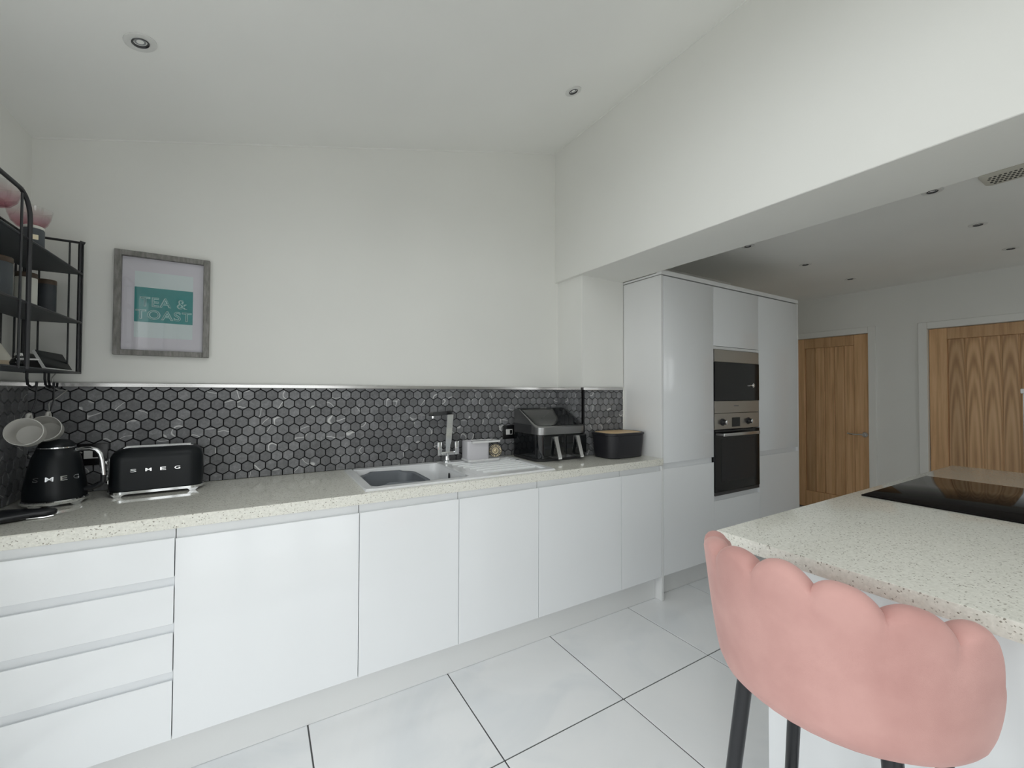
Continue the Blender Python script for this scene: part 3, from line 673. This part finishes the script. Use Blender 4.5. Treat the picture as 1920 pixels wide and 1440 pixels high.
for hx in (2.337, 2.507):
    a = kid(bx('drawer', 'black_gloss', None, hx - .075, hx + .085, AYF - .006, AYF + .02, .945, 1.068, .006, 2), t)
    bm = bmesh.new(); p0, p1 = Vector((hx, AYF - .014, 1.062)), Vector((hx + .006, AYF - .05, .938))
    rings = [[(p.x + sx * .013, p.y + sy * .006, p.z) for sx, sy in ((-1, -1), (1, -1), (1, 1), (-1, 1))] for p in (p0, p0 + (p1 - p0) * .5, p1)]
    loft(bm, rings); box(bm, p1.x - .013, p1.x + .013, p1.y - .006, AYF, p1.z - .008, p1.z + .004); box(bm, p0.x - .012, p0.x + .012, p0.y, AYF, p0.z - .012, p0.z)
    kid(finish('drawer_handle', bm, 'bright_steel', None, 30), t)

# ------------------------------------------------------------------ bread bin
t = thing('bread_bin', 'matt black bread bin with a bamboo lid in the corner of the worktop', 'bread bin', (2.832, -.393, ZT))
rings = [rrect(.315 - 2 * i, .215 - 2 * i, .062, z, 8) for i, z in ((.016, .001), (.008, .006), (.002, .10), (0, .148), (.006, .15), (.008, .144), (.008, .139))]
finish('bin', loft(bmesh.new(), rings), 'black_matt', t, 50)
rings = [rrect(.325 - 2 * i, .225 - 2 * i, .064, z, 8) for i, z in ((.004, .146), (0, .149), (0, .160), (.008, .163), (.012, .160))]
finish('lid_rim', loft(bmesh.new(), rings), 'black_matt', t, 50)
rings = [rrect(.325 - 2 * i, .225 - 2 * i, .06, z, 8) for i, z in ((.014, .156), (.014, .1615), (.016, .1622))]
finish('lid_board', loft(bmesh.new(), rings), 'bamboo', t, 50)

# ------------------------------------------------------------------ kettle and toaster
KX, KY = .147, -.195
t = thing('kettle', 'black retro kettle with chrome handle and raised chrome letters', 'kettle', (KX, KY, ZT))
prof = [(.080, .022), (.085, .026), (.0845, .05), (.080, .09), (.073, .135), (.064, .175), (.055, .204), (.050, .209)]
finish('kettle_body', lathe(bmesh.new(), prof, 40), 'black_enamel', t)
finish('lid_ring', lathe(bmesh.new(), [(.051, .207), (.0525, .209), (.052, .213), (.048, .214)], 40), 'chrome', t)
finish('lid', lathe(bmesh.new(), [(.050, .213), (.046, .225), (.036, .234), (.018, .239), (.001, .240)], 40), 'black_enamel', t)
bm = lathe(bmesh.new(), [(.080, .010), (.087, .011), (.088, .020), (.084, .024)], 40)
for a in (250, 325, 35, 110, 180):
    a = math.radians(a); c = Vector((math.cos(a), math.sin(a), 0)); s = Vector((-c.y, c.x, 0))
    loft(bm, [[c * (.083 + e * .005) + s * d * wd + Vector((0, 0, z)) for d, e in ((-1, -1), (1, -1), (1, 1), (-1, 1))] for wd, z in ((.011, .0005), (.013, .004), (.022, .012))])
finish('base_ring', bm, 'chrome', t)
kd = Vector((1, -.18, 0)).normalized()
path = [(.056, .196), (.075, .201), (.098, .201), (.115, .195), (.127, .180), (.133, .155), (.137, .12), (.139, .098)]
finish('handle', tube(bmesh.new(), [kd * r + Vector((0, 0, z)) for r, z in path], .0085, 10), 'chrome', t)
finish('handle_grip', tube(bmesh.new(), [kd * r + Vector((0, 0, z)) for r, z in ((.139, .099), (.138, .075), (.125, .06), (.105, .052), (.084, .05))], .009, 10), 'black_satin', t)
finish('spout', loft(bmesh.new(), [[(-.045 - i, j * wd, z) for j in (-1, 1)] + [(-.045 - i - .022, j * wd * .25, z + .004) for j in (1, -1)] for i, wd, z in ((.008, .022, .16), (.004, .03, .20), (.0, .03, .207))]), 'chrome', t)
camdir = math.atan2(CAM.y - KY, CAM.x - KX)
for ch, da in zip('SMEG', (-38, -12, 14, 39)):
    a = camdir + math.radians(da); me = text_mesh(ch, .021 if ch == 'M' else .018, .016, .002, .004)
    r_ = .0785
    M = Matrix.Translation((r_ * math.cos(a), r_ * math.sin(a), .103)) @ Matrix.Rotation(a + PI / 2, 4, 'Z') @ Matrix.Rotation(math.radians(90 - 9), 4, 'X')
    me.transform(M); link('letter', me, 'chrome', t, 30)

TA = math.radians(4)
t = thing('toaster', 'long black retro toaster with chrome base and raised chrome letters', 'toaster', (.432, -.112, ZT), (0, 0, TA))
TL, TD, TR = .305, .165, .05
rings = [rrect(TL - .02, TD - .016, .045, .020, 8)]
for z in (.024, .05, .10, .14): rings.append(rrect(TL - .004 * (z / .14) + (0 if z > .03 else -.004), TD - .006 * (z / .14), .05, z, 8))
for k in range(1, 8):
    a = k / 7 * PI / 2 * .93; i = TR * (1 - math.cos(a)); rings.append(rrect(TL - .004 - 2 * i, TD - .006 - 2 * i * .75, max(.012, .05 - i * .6), .14 + TR * math.sin(a), 8))
finish('toaster_body', loft(bmesh.new(), rings), 'black_enamel', t, 50)
finish('top_plate', loft(bmesh.new(), [rrect(TL - .07, .075, .012, z, 5) for z in (.186, .1905)]), 'chrome', t)
for sy in (-.018, .018):
    finish('slot', box(bmesh.new(), -.105, .105, sy - .008, sy + .008, .189, .1915), 'black_plastic', t)
    finish('slot_rim', tube(bmesh.new(), [(-.106, sy - .01, .1915), (.106, sy - .01, .1915)], .002, 6), 'chrome', t)
bm = loft(bmesh.new(), [rrect(TL + .004 - 2 * i, TD + .004 - 2 * i, .05, z, 8) for i, z in ((.006, .010), (0, .011), (0, .021), (.006, .0235))])
for sx in (-1, 1):
    for sy in (-1, 1):
        loft(bm, [[(sx * (.118 + e * wd), sy * (.072 + f * .008), z) for e, f in ((-1, -1), (1, -1), (1, 1), (-1, 1))] for wd, z in ((.010, .0005), (.012, .004), (.02, .012))])
finish('base_frame', bm, 'chrome', t)
finish('end_plate', loft(bmesh.new(), [[(-TL / 2 - .002 + q, y, z) for y, z in ((-.035, .05), (.035, .05), (.035, .15), (-.035, .15))] for q in (0, .012)]), 'chrome', t)
o = finish('lever', box(bmesh.new(), -TL / 2 - .02, -TL / 2, -.012, .012, .125, .14, .003, 2), 'chrome', t)
o = finish('browning_knob', lathe(bmesh.new(), [(.016, 0), (.016, .012), (.012, .015)], 20), 'chrome', t, 40, (-TL / 2 - .002, 0, .075), (0, -PI / 2, 0))
for ch, x in zip('SMEG', (-.072, -.026, .020, .066)):
    me = text_mesh(ch, .019, .0125, .002, .004)
    me.transform(Matrix.Translation((x, -TD / 2 + .0015, .103)) @ Matrix.Rotation(PI / 2 - .02, 4, 'X')); link('letter', me, 'chrome', t, 30)

# black utensil on the near corner of the worktop
t = thing('serving_utensil', 'flat black utensil with rounded tip lying on the worktop before the kettle', 'utensil', (.09, -.42, ZT))
rings = []
for x, wd, hgt, dy in ((-.085, .05, .016, .0), (-.04, .07, .028, .0), (.0, .062, .030, .005), (.04, .045, .026, .008), (.07, .026, .022, .01), (.10, .022, .018, .012), (.118, .014, .012, .013), (.123, .006, .006, .013)):
    rings.append([(x, dy + wd * math.cos(2 * PI * k / 14), .0155 + max(-.015, (hgt / 2 + .004) * math.sin(2 * PI * k / 14))) for k in range(14)])
finish('utensil_body', loft(bmesh.new(), rings), 'black_satin', t, 60)
finish('edge_strip', tube(bmesh.new(), [(.06, -.012, .004), (.10, -.008, .003), (.118, .004, .004)], .0025, 6), 'chrome', t)

# ------------------------------------------------------------------ framed print
t = thing('framed_print', 'grey wood framed teal TEA & TOAST print on the wall', 'picture', (.422, -.001, 1.7125))
W_, H_, FWD = .166, .2265, .0235
for nm, a in (('frame_side', (-W_, -W_ + FWD, -H_, H_)), ('frame_side', (W_ - FWD, W_, -H_, H_)), ('frame_rail', (-W_ + FWD, W_ - FWD, H_ - FWD, H_)), ('frame_rail', (-W_ + FWD, W_ - FWD, -H_, -H_ + FWD))):
    finish(nm, box(bmesh.new(), a[0], a[1], -.024, 0, a[2], a[3], .0015, 1), 'grey_frame', t)
finish('mount', box(bmesh.new(), -W_ + .01, W_ - .01, -.006, -.001, -H_ + .01, H_ - .01), 'mount_board', t)
pr = finish('print', box(bmesh.new(), -.101, .103, -.0068, -.006, -.146, .144), 'print_paper', t)
finish('colour_band', box(bmesh.new(), -.101, .103, -.0074, -.0068, -.078, .075), 'print_teal', pr)
def word(s, wd, cx, cz, h_=.043):
    for off, m_, dy in ((.03, 'print_letter', -.0074), (-.022, 'print_teal', -.0078)):
        k = 1 if off > 0 else .945
        me = text_mesh(s, wd * (1 if off > 0 else 1 - .0095 * 1.0 / wd * .55), h_ * (1 if off > 0 else .86), .0004, off, 1.12)
        me.transform(Matrix.Translation((cx, dy, cz)) @ Matrix.Rotation(PI / 2, 4, 'X')); link('lettering', me, m_, pr, 0)
word('TEA &', .166, .0, .012); word('TOAST', .196, .001, -.044)
finish('glazing', box(bmesh.new(), -W_ + .02, W_ - .02, -.0145, -.0135, -H_ + .02, H_ - .02), 'picture_glass', t, 0)

# ------------------------------------------------------------------ wire wall shelf and what stands on it
t = thing('wire_shelf', 'black wire wall shelf with three tiers and hooks on the side wall', 'shelf', (.0, -.30, 1.405))
sh = t; YA, YB, XF = -.062, -.80, .165
ZS = (1.406, 1.609, 1.808)
for z in ZS:
    s = kid(bx('shelf_board', 'shelf_sheet', None, .012, XF, YB, YA, z - .006, z, .001, 1), t)
    kid(tb('shelf_rim', 'black_wire', None, [(.012, YA, z - .003), (XF + .004, YA, z - .003), (XF + .004, YB, z - .003), (.012, YB, z - .003)], .0045, 6), t)
kid(tb('back_frame', 'black_wire', None, [(.014, YA - .018, 1.40), (.014, YA - .018, 1.932), (.014, YB + .018, 1.932), (.014, YB + .018, 1.40)], .005, 8), t)
ya, r_ = -.524, .075
loop = [(XF + .008, ya, 1.40), (XF + .008, ya, 1.865)] + [(XF + .008, ya - r_ + r_ * math.cos(math.radians(a)), 1.865 + r_ * math.sin(math.radians(a))) for a in range(15, 91, 15)]
yb = -.79; loop += [(XF + .008, yb + (ya - p[1]), p[2]) for p in loop][::-1]
kid(tb('front_loop', 'black_wire', None, loop, .0062, 8), t)
kid(tb('front_rod', 'black_wire', None, [(XF + .008, -.578, 1.40), (XF + .008, -.578, 1.93)], .0032, 6), t)
for y in (YA, YB):
    kid(tb('front_post', 'black_wire', None, [(XF - .003, y, 1.40), (XF - .003, y, 1.925), (XF + .0, y, 1.936), (XF + .010, y + .004, 1.932)], .006, 8), t)
    kid(tb('side_rail', 'black_wire', None, [(.014, y - .01, 1.932), (XF, y, 1.932)], .0048, 8), t)
    for x in (.048, .132): kid(tb('side_rod', 'black_wire', None, [(x, y, 1.40), (x, y, 1.932)], .003, 6), t)
kid(tb('side_rod', 'black_wire', None, [(XF + .004, YA + .006, 1.40), (XF + .004, YA + .006, 1.93)], .003, 6), t)
for y in (-.145, -.24, -.34, -.44, -.54, -.64): kid(tb('back_rod', 'black_wire', None, [(.014, y, 1.40), (.014, y, 1.932)], .0032, 6), t)
HK = [(.11, -.19), (.11, -.33)]
for hx, hy in HK + [(.085, -.075)]:
    kid(tb('hook', 'black_wire', None, [(hx, hy, 1.401), (hx, hy, 1.375), (hx + .004, hy - .004, 1.352), (hx + .016, hy - .01, 1.342), (hx + .028, hy - .016, 1.348), (hx + .03, hy - .018, 1.362)], .004, 6), t)
# dessert glasses
def coupe(label, x, y):
    t = thing('dessert_glass', label, 'glass', (x, y, ZS[2] + .0005), group='pink dessert glasses on the top tier')
    finish('foot', lathe(bmesh.new(), [(.034, 0), (.034, .002), (.008, .006), (.005, .012), (.005, .085), (.009, .095)], 28), 'pink_glass', t)
    bm = bmesh.new(); pr = [(.010, .094), (.030, .102), (.045, .120), (.054, .145), (.058, .170), (.0565, .170), (.052, .145), (.043, .122), (.028, .105), (.008, .098)]
    loft(bm, [[(r * (1 + .018 * math.cos(10 * 2 * PI * i / 60)) * math.cos(2 * PI * i / 60), r * (1 + .018 * math.cos(10 * 2 * PI * i / 60)) * math.sin(2 * PI * i / 60), z) for i in range(60)] for r, z in pr])
    finish('bowl', bm, 'pink_glass', t)
coupe('pink tinted dessert glass nearer the corner of the walls, on the top tier', .085, -.265)
coupe('pink tinted dessert glass partly cut off by the picture edge, on the top tier', .085, -.485)
t = thing('small_jar', 'small dark jar with white rim and gilt label under the dessert glass', 'jar', (.135, -.385, ZS[2] + .0005))
finish('jar', lathe(bmesh.new(), [(.024, 0), (.0265, .004), (.0265, .062), (.024, .066)], 28), 'canister_grey', t)
finish('lid', lathe(bmesh.new(), [(.0245, .066), (.0255, .067), (.0255, .074), (.02, .077)], 28), 'canister_white', t)
o = finish('jar_label', box(bmesh.new(), -.010, .010, -.0005, .0005, -.008, .008), 'gold_label', t, 40, (.0265 * math.cos(-1.2), .0265 * math.sin(-1.2), .035), (0, 0, -1.2 + PI / 2))
def canister(label, x, y, r, h_, m_):
    t = thing('canister', label, 'canister', (x, y, ZS[1] + .0005))
    finish('can', lathe(bmesh.new(), [(r * .98, 0), (r, .003), (r, h_ - .02), (r * .98, h_ - .018)], 32), m_, t)
    finish('lid', lathe(bmesh.new(), [(r * .99, h_ - .018), (r * 1.02, h_ - .016), (r * 1.02, h_ - .002), (r * .98, h_)], 32), 'lid_wood', t)
canister('slim black storage canister with a dark wood lid, nearest the corner', .095, -.145, .0265, .142, 'canister_dark')
canister('cream white storage canister with a dark wood lid', .075, -.245, .0275, .142, 'canister_white')
canister('wide slate grey canister with a dark wood lid at the picture edge', .075, -.475, .045, .142, 'canister_grey')
# smart display
t = thing('smart_display', 'small black smart display tilted back on the bottom tier', 'display', (.11, -.18, ZS[0]))
bl, br_, tr_, tl = Vector((.152, -.320, 1.4095)), Vector((.152, -.075, 1.4095)), Vector((.104, -.028, 1.493)), Vector((.104, -.262, 1.478))
tr_ = tl + (br_ - bl); nv = (br_ - bl).cross(tl - bl).normalized()
if nv.x < 0: nv = -nv
bm = bmesh.new(); loft(bm, [[p - nv * .008 for p in (bl, br_, tr_, tl)], [p for p in (bl, br_, tr_, tl)]]); kid(finish('case', bm, 'white_plastic', None, 20), t)
e1, e2 = (br_ - bl), (tl - bl)
bm = bmesh.new(); loft(bm, [[bl + e1 * a + e2 * b + nv * q for a, b in ((.012, .05), (.988, .05), (.988, .985), (.012, .985))] for q in (.0002, .0012)]); kid(finish('screen', bm, 'screen', None, 20), t)
bm = bmesh.new(); loft(bm, [[(x, y, z) for x, z in ((.135, 1.407), (.085, 1.465), (.07, 1.407))] for y in (-.265, -.10)]); kid(finish('stand', bm, 'black_plastic', None, 20), t)
t = thing('cone_ornament', 'cream cone shaped ornament on a beige base at the picture edge', 'ornament', (.055, -.375, ZS[0] + .0005))
finish('cone', lathe(bmesh.new(), [(.038, .024), (.036, .028), (.008, .080), (.003, .086)], 28), 'cream', t); finish('base', lathe(bmesh.new(), [(.034, 0), (.040, .006), (.040, .018), (.036, .024)], 28), 'beige', t)
t = thing('glass_bottle', 'small round dark bottle between the cone and the display', 'bottle', (.125, -.435, ZS[0] + .0005))
finish('bottle', lathe(bmesh.new(), [(.012, 0), (.018, .006), (.020, .016), (.016, .026), (.008, .032), (.007, .038)], 24), 'black_gloss', t); finish('stopper', lathe(bmesh.new(), [(.009, .037), (.010, .039), (.009, .046), (.005, .048)], 16), 'chrome', t)
t = thing('white_stylus', 'white pen lying across the shelf against the smart display', 'pen', (.15, -.47, ZS[0]))
kid(finish('barrel', tube(bmesh.new(), [(.160, -.545, 1.4285), (.160, -.405, 1.4355)], .0028, 8), 'white_plastic'), t)
kid(finish('clip', tube(bmesh.new(), [(.158, -.54, 1.4325), (.158, -.46, 1.437)], .0015, 6), 'black_plastic'), t)
# hanging mugs
def mug(label, x, y, z):
    t = thing('mug', label, 'mug', (x, y, z), group='stone mugs hanging under the wire shelf')
    ax = Vector((.10, -.92, .22)).normalized(); zq = Vector((0, 0, 1)); b = ax.cross(zq).normalized(); c = b.cross(ax)
    M = Matrix((( b.x, c.x, ax.x, 0), (b.y, c.y, ax.y, 0), (b.z, c.z, ax.z, 0), (0, 0, 0, 1)))
    bm = lathe(bmesh.new(), [(.028, -.04), (.036, -.036), (.043, -.01), (.045, .04), (.0455, .043), (.0435, .044), (.041, .038), (.039, -.008), (.032, -.03), (.002, -.033)], 36)
    bm.transform(M); finish('cup', bm, 'mug_stone', t, 50)
    bm = tube(bmesh.new(), [(0, .041, -.02), (0, .058, -.018), (0, .068, 0), (0, .060, .018), (0, .042, .024)], .0055, 8); bm.transform(M); finish('handle', bm, 'mug_stone', t, 50)
mug('pale stone mug hanging nearer the corner, partly behind the other mug', .125, -.21, 1.186)
mug('pale stone mug hanging at the picture edge under the shelf', .125, -.36, 1.186)
o = tb('mug_hanger', 'black_wire', None, [(.139, -.205, 1.35), (.139, -.204, 1.30), (.131, -.206, 1.256)], .002, 6); tag(o, 'thin wire hanger holding the mug nearer the corner', 'hanger')
o = tb('mug_hanger', 'black_wire', None, [(.139, -.345, 1.35), (.139, -.348, 1.30), (.131, -.356, 1.256)], .002, 6); tag(o, 'thin wire hanger holding the mug at the picture edge', 'hanger')
cab = [(.10, -.06, 1.40), (.078, -.02, 1.385), (.077, -.017, 1.369), (.082, -.016, 1.348), (.093, -.016, 1.336), (.108, -.016, 1.331), (.123, -.018, 1.334), (.11, -.016, 1.322), (.09, -.016, 1.30), (.073, -.016, 1.287), (.069, -.016, 1.277), (.072, -.016, 1.24), (.077, -.016, 1.208), (.084, -.017, 1.175), (.097, -.018, 1.143), (.12, -.02, 1.10), (.17, -.02, 1.075)]
tag(tb('power_cable', 'cable_white', None, cab, .0021, 6), 'thin white power cable hanging down the hexagon tiles behind the kettle', 'cable')

# ------------------------------------------------------------------ ceiling fittings
def downlight(label, x, y, z, slope=0.0):
    t = thing('downlight', label, 'downlight', (x, y, z), (0, -math.atan(slope), 0), 'recessed ceiling spotlights')
    finish('ring', loft(bmesh.new(), [circle(r, q, 40) for r, q in ((.0435, 0), (.043, -.003), (.036, -.0045), (.024, -.003), (.022, .012))], False, False), 'lamp_white', t)
    finish('bezel', loft(bmesh.new(), [circle(r, q, 32) for r, q in ((.0235, -.0032), (.022, -.0055), (.0185, -.003), (.018, .004))], False, False), 'dark_steel', t)
    finish('lens', lathe(bmesh.new(), [(.0185, .0035), (.014, -.0005), (.008, .001), (.001, .0015)], 24), 'lens_glass', t)
downlight('recessed downlight in the sloping ceiling nearest the wire shelf', .448, -.641, ceil_z(.448) - .0005, SLOPE)
downlight('recessed downlight in the sloping ceiling next to the high wall', 2.217, -.679, ceil_z(2.217) - .0005, SLOPE)
for y, rows in ((-.685, ('half hidden behind the edge of the beam above the oven', 'in the middle of the row nearer the tall cabinets', 'at the far end of the row above the oak door with the lever')),
                (-1.67, ('touching the beam edge next to the ceiling vent', 'in the middle of the row farther from the tall cabinets', 'close to the picture edge above the wide oak door'))):
    for x, s in zip((3.85, 4.70, 5.55), rows): downlight('recessed downlight ' + s, x, y, ZIC - .0005)
t = thing('ceiling_vent', 'cream ceiling vent with rows of dark holes past the beam', 'vent', (3.92, -1.975, ZIC))
finish('vent_plate', loft(bmesh.new(), [rrect(w_, d_, .02, z, 5) for w_, d_, z in ((.17, .28, -.0005), (.17, .28, -.006), (.15, .26, -.012))]), 'vent_white', t)
for i in range(14):
    for j in range(5):
        finish('hole', loft(bmesh.new(), [[((j - 2) * .024 + .008 * math.cos(k * PI / 3), (i - 6.5) * .0165 + (.004 if j % 2 else -.004) + .006 * math.sin(k * PI / 3), z) for k in range(6)] for z in (-.0115, -.0128)]), 'vent_dark', t, 0)

# ------------------------------------------------------------------ pink scalloped bar stool
CX, CY, R0 = 1.84, -2.005, .25
t = thing('bar_stool', 'pink velvet bar stool with scalloped shell back and black legs at the island', 'stool', (CX, CY, 0), (0, 0, math.radians(2)))
LW = 23.3
def top_z(p):
    e = abs(p); u = (p / LW) % 1.0; u = u if u < .5 else u - 1
    lobe = 1 - (2 * abs(u)) ** 2.6
    z = 1.013 - (.058 if p > 0 else .034) * (e / 70) ** 1.25 + .019 * lobe
    if e > 70: z -= .16 * ((e - 70) / 22.5) ** 1.7
    if e > 70: lobe = 1; z = max(z, .772 + .003 * (105 - e) / 35)
    return z, lobe
def r_out(z):
    s = max(0, min(1, (z - .722) / .26)); return .205 + .045 * s ** .55
rings = []
PH = [i * LW / 14 for i in range(-65, 66)]; PH = [p for p in PH if abs(p) <= 105]
for p in PH:
    zt, lobe = top_z(p); a = PI + math.radians(p); ring = []; th = .046 if abs(p) < 80 else .046 * max(.4, 1 - (abs(p) - 80) / 30)
    ZBOT = .722
    prof = []
    for k in range(0, 15):
        q = k / 14; z = ZBOT + (zt - .02 - ZBOT) * q
        dent = -.006 * (1 - lobe) ** 2 * math.exp(-(zt - z) / .03)
        prof.append((r_out(z) - (.02 * (1 - q / .12) ** 2 if q < .12 else 0) + dent + .004 * lobe * math.exp(-(zt - z) / .06), z))
    rt = prof[-1][0]
    for k in range(1, 8):
        b = PI * k / 8; prof.append((rt - th / 2 + th / 2 * math.cos(b), zt - .02 + .02 * math.sin(b) - .004 * (1 - lobe)))
    for k in range(0, 8):
        q = 1 - k / 7; z = ZBOT + .012 + (zt - .02 - ZBOT - .012) * q
        prof.append((r_out(z) - th + (-.006 * lobe * math.exp(-(zt - z) / .06)), z))
    rings.append([(r * math.cos(a), r * math.sin(a), z) for r, z in prof])
finish('backrest', loft(bmesh.new(), rings), 'pink_velvet', t, 75)
finish('seat', lathe(bmesh.new(), [(.10, .716), (.175, .718), (.196, .728), (.202, .75), (.192, .772), (.15, .782), (.06, .786), (.001, .786)], 40), 'pink_velvet', t, 75)
finish('seat_plate', lathe(bmesh.new(), [(.10, .704), (.105, .706), (.105, .716), (.10, .7175)], 32), 'black_satin', t)
LT, LB = .122, .185
for sx in (-1, 1):
    for sy in (-1, 1):
        a, b = Vector((sx * LT, sy * LT, .722)), Vector((sx * LB, sy * LB, .001))
        finish('leg', tube(bmesh.new(), [a, a + (b - a) * .5, b], .014, 14, (.0155, .0145, .0115)), 'black_satin', t)
zf = .34; c = LT + (LB - LT) * (.705 - zf) / .705 - .002
pts = []
for sx, sy, a0 in ((1, -1, -90), (1, 1, 0), (-1, 1, 90), (-1, -1, 180)):
    for i in range(7):
        a = math.radians(a0 + 15 * i); pts.append((sx * (c - .03) + .045 * math.cos(a), sy * (c - .03) + .045 * math.sin(a), zf))
pts.append(pts[0])
finish('footrest', tube(bmesh.new(), pts, .0095, 10), 'black_satin', t)
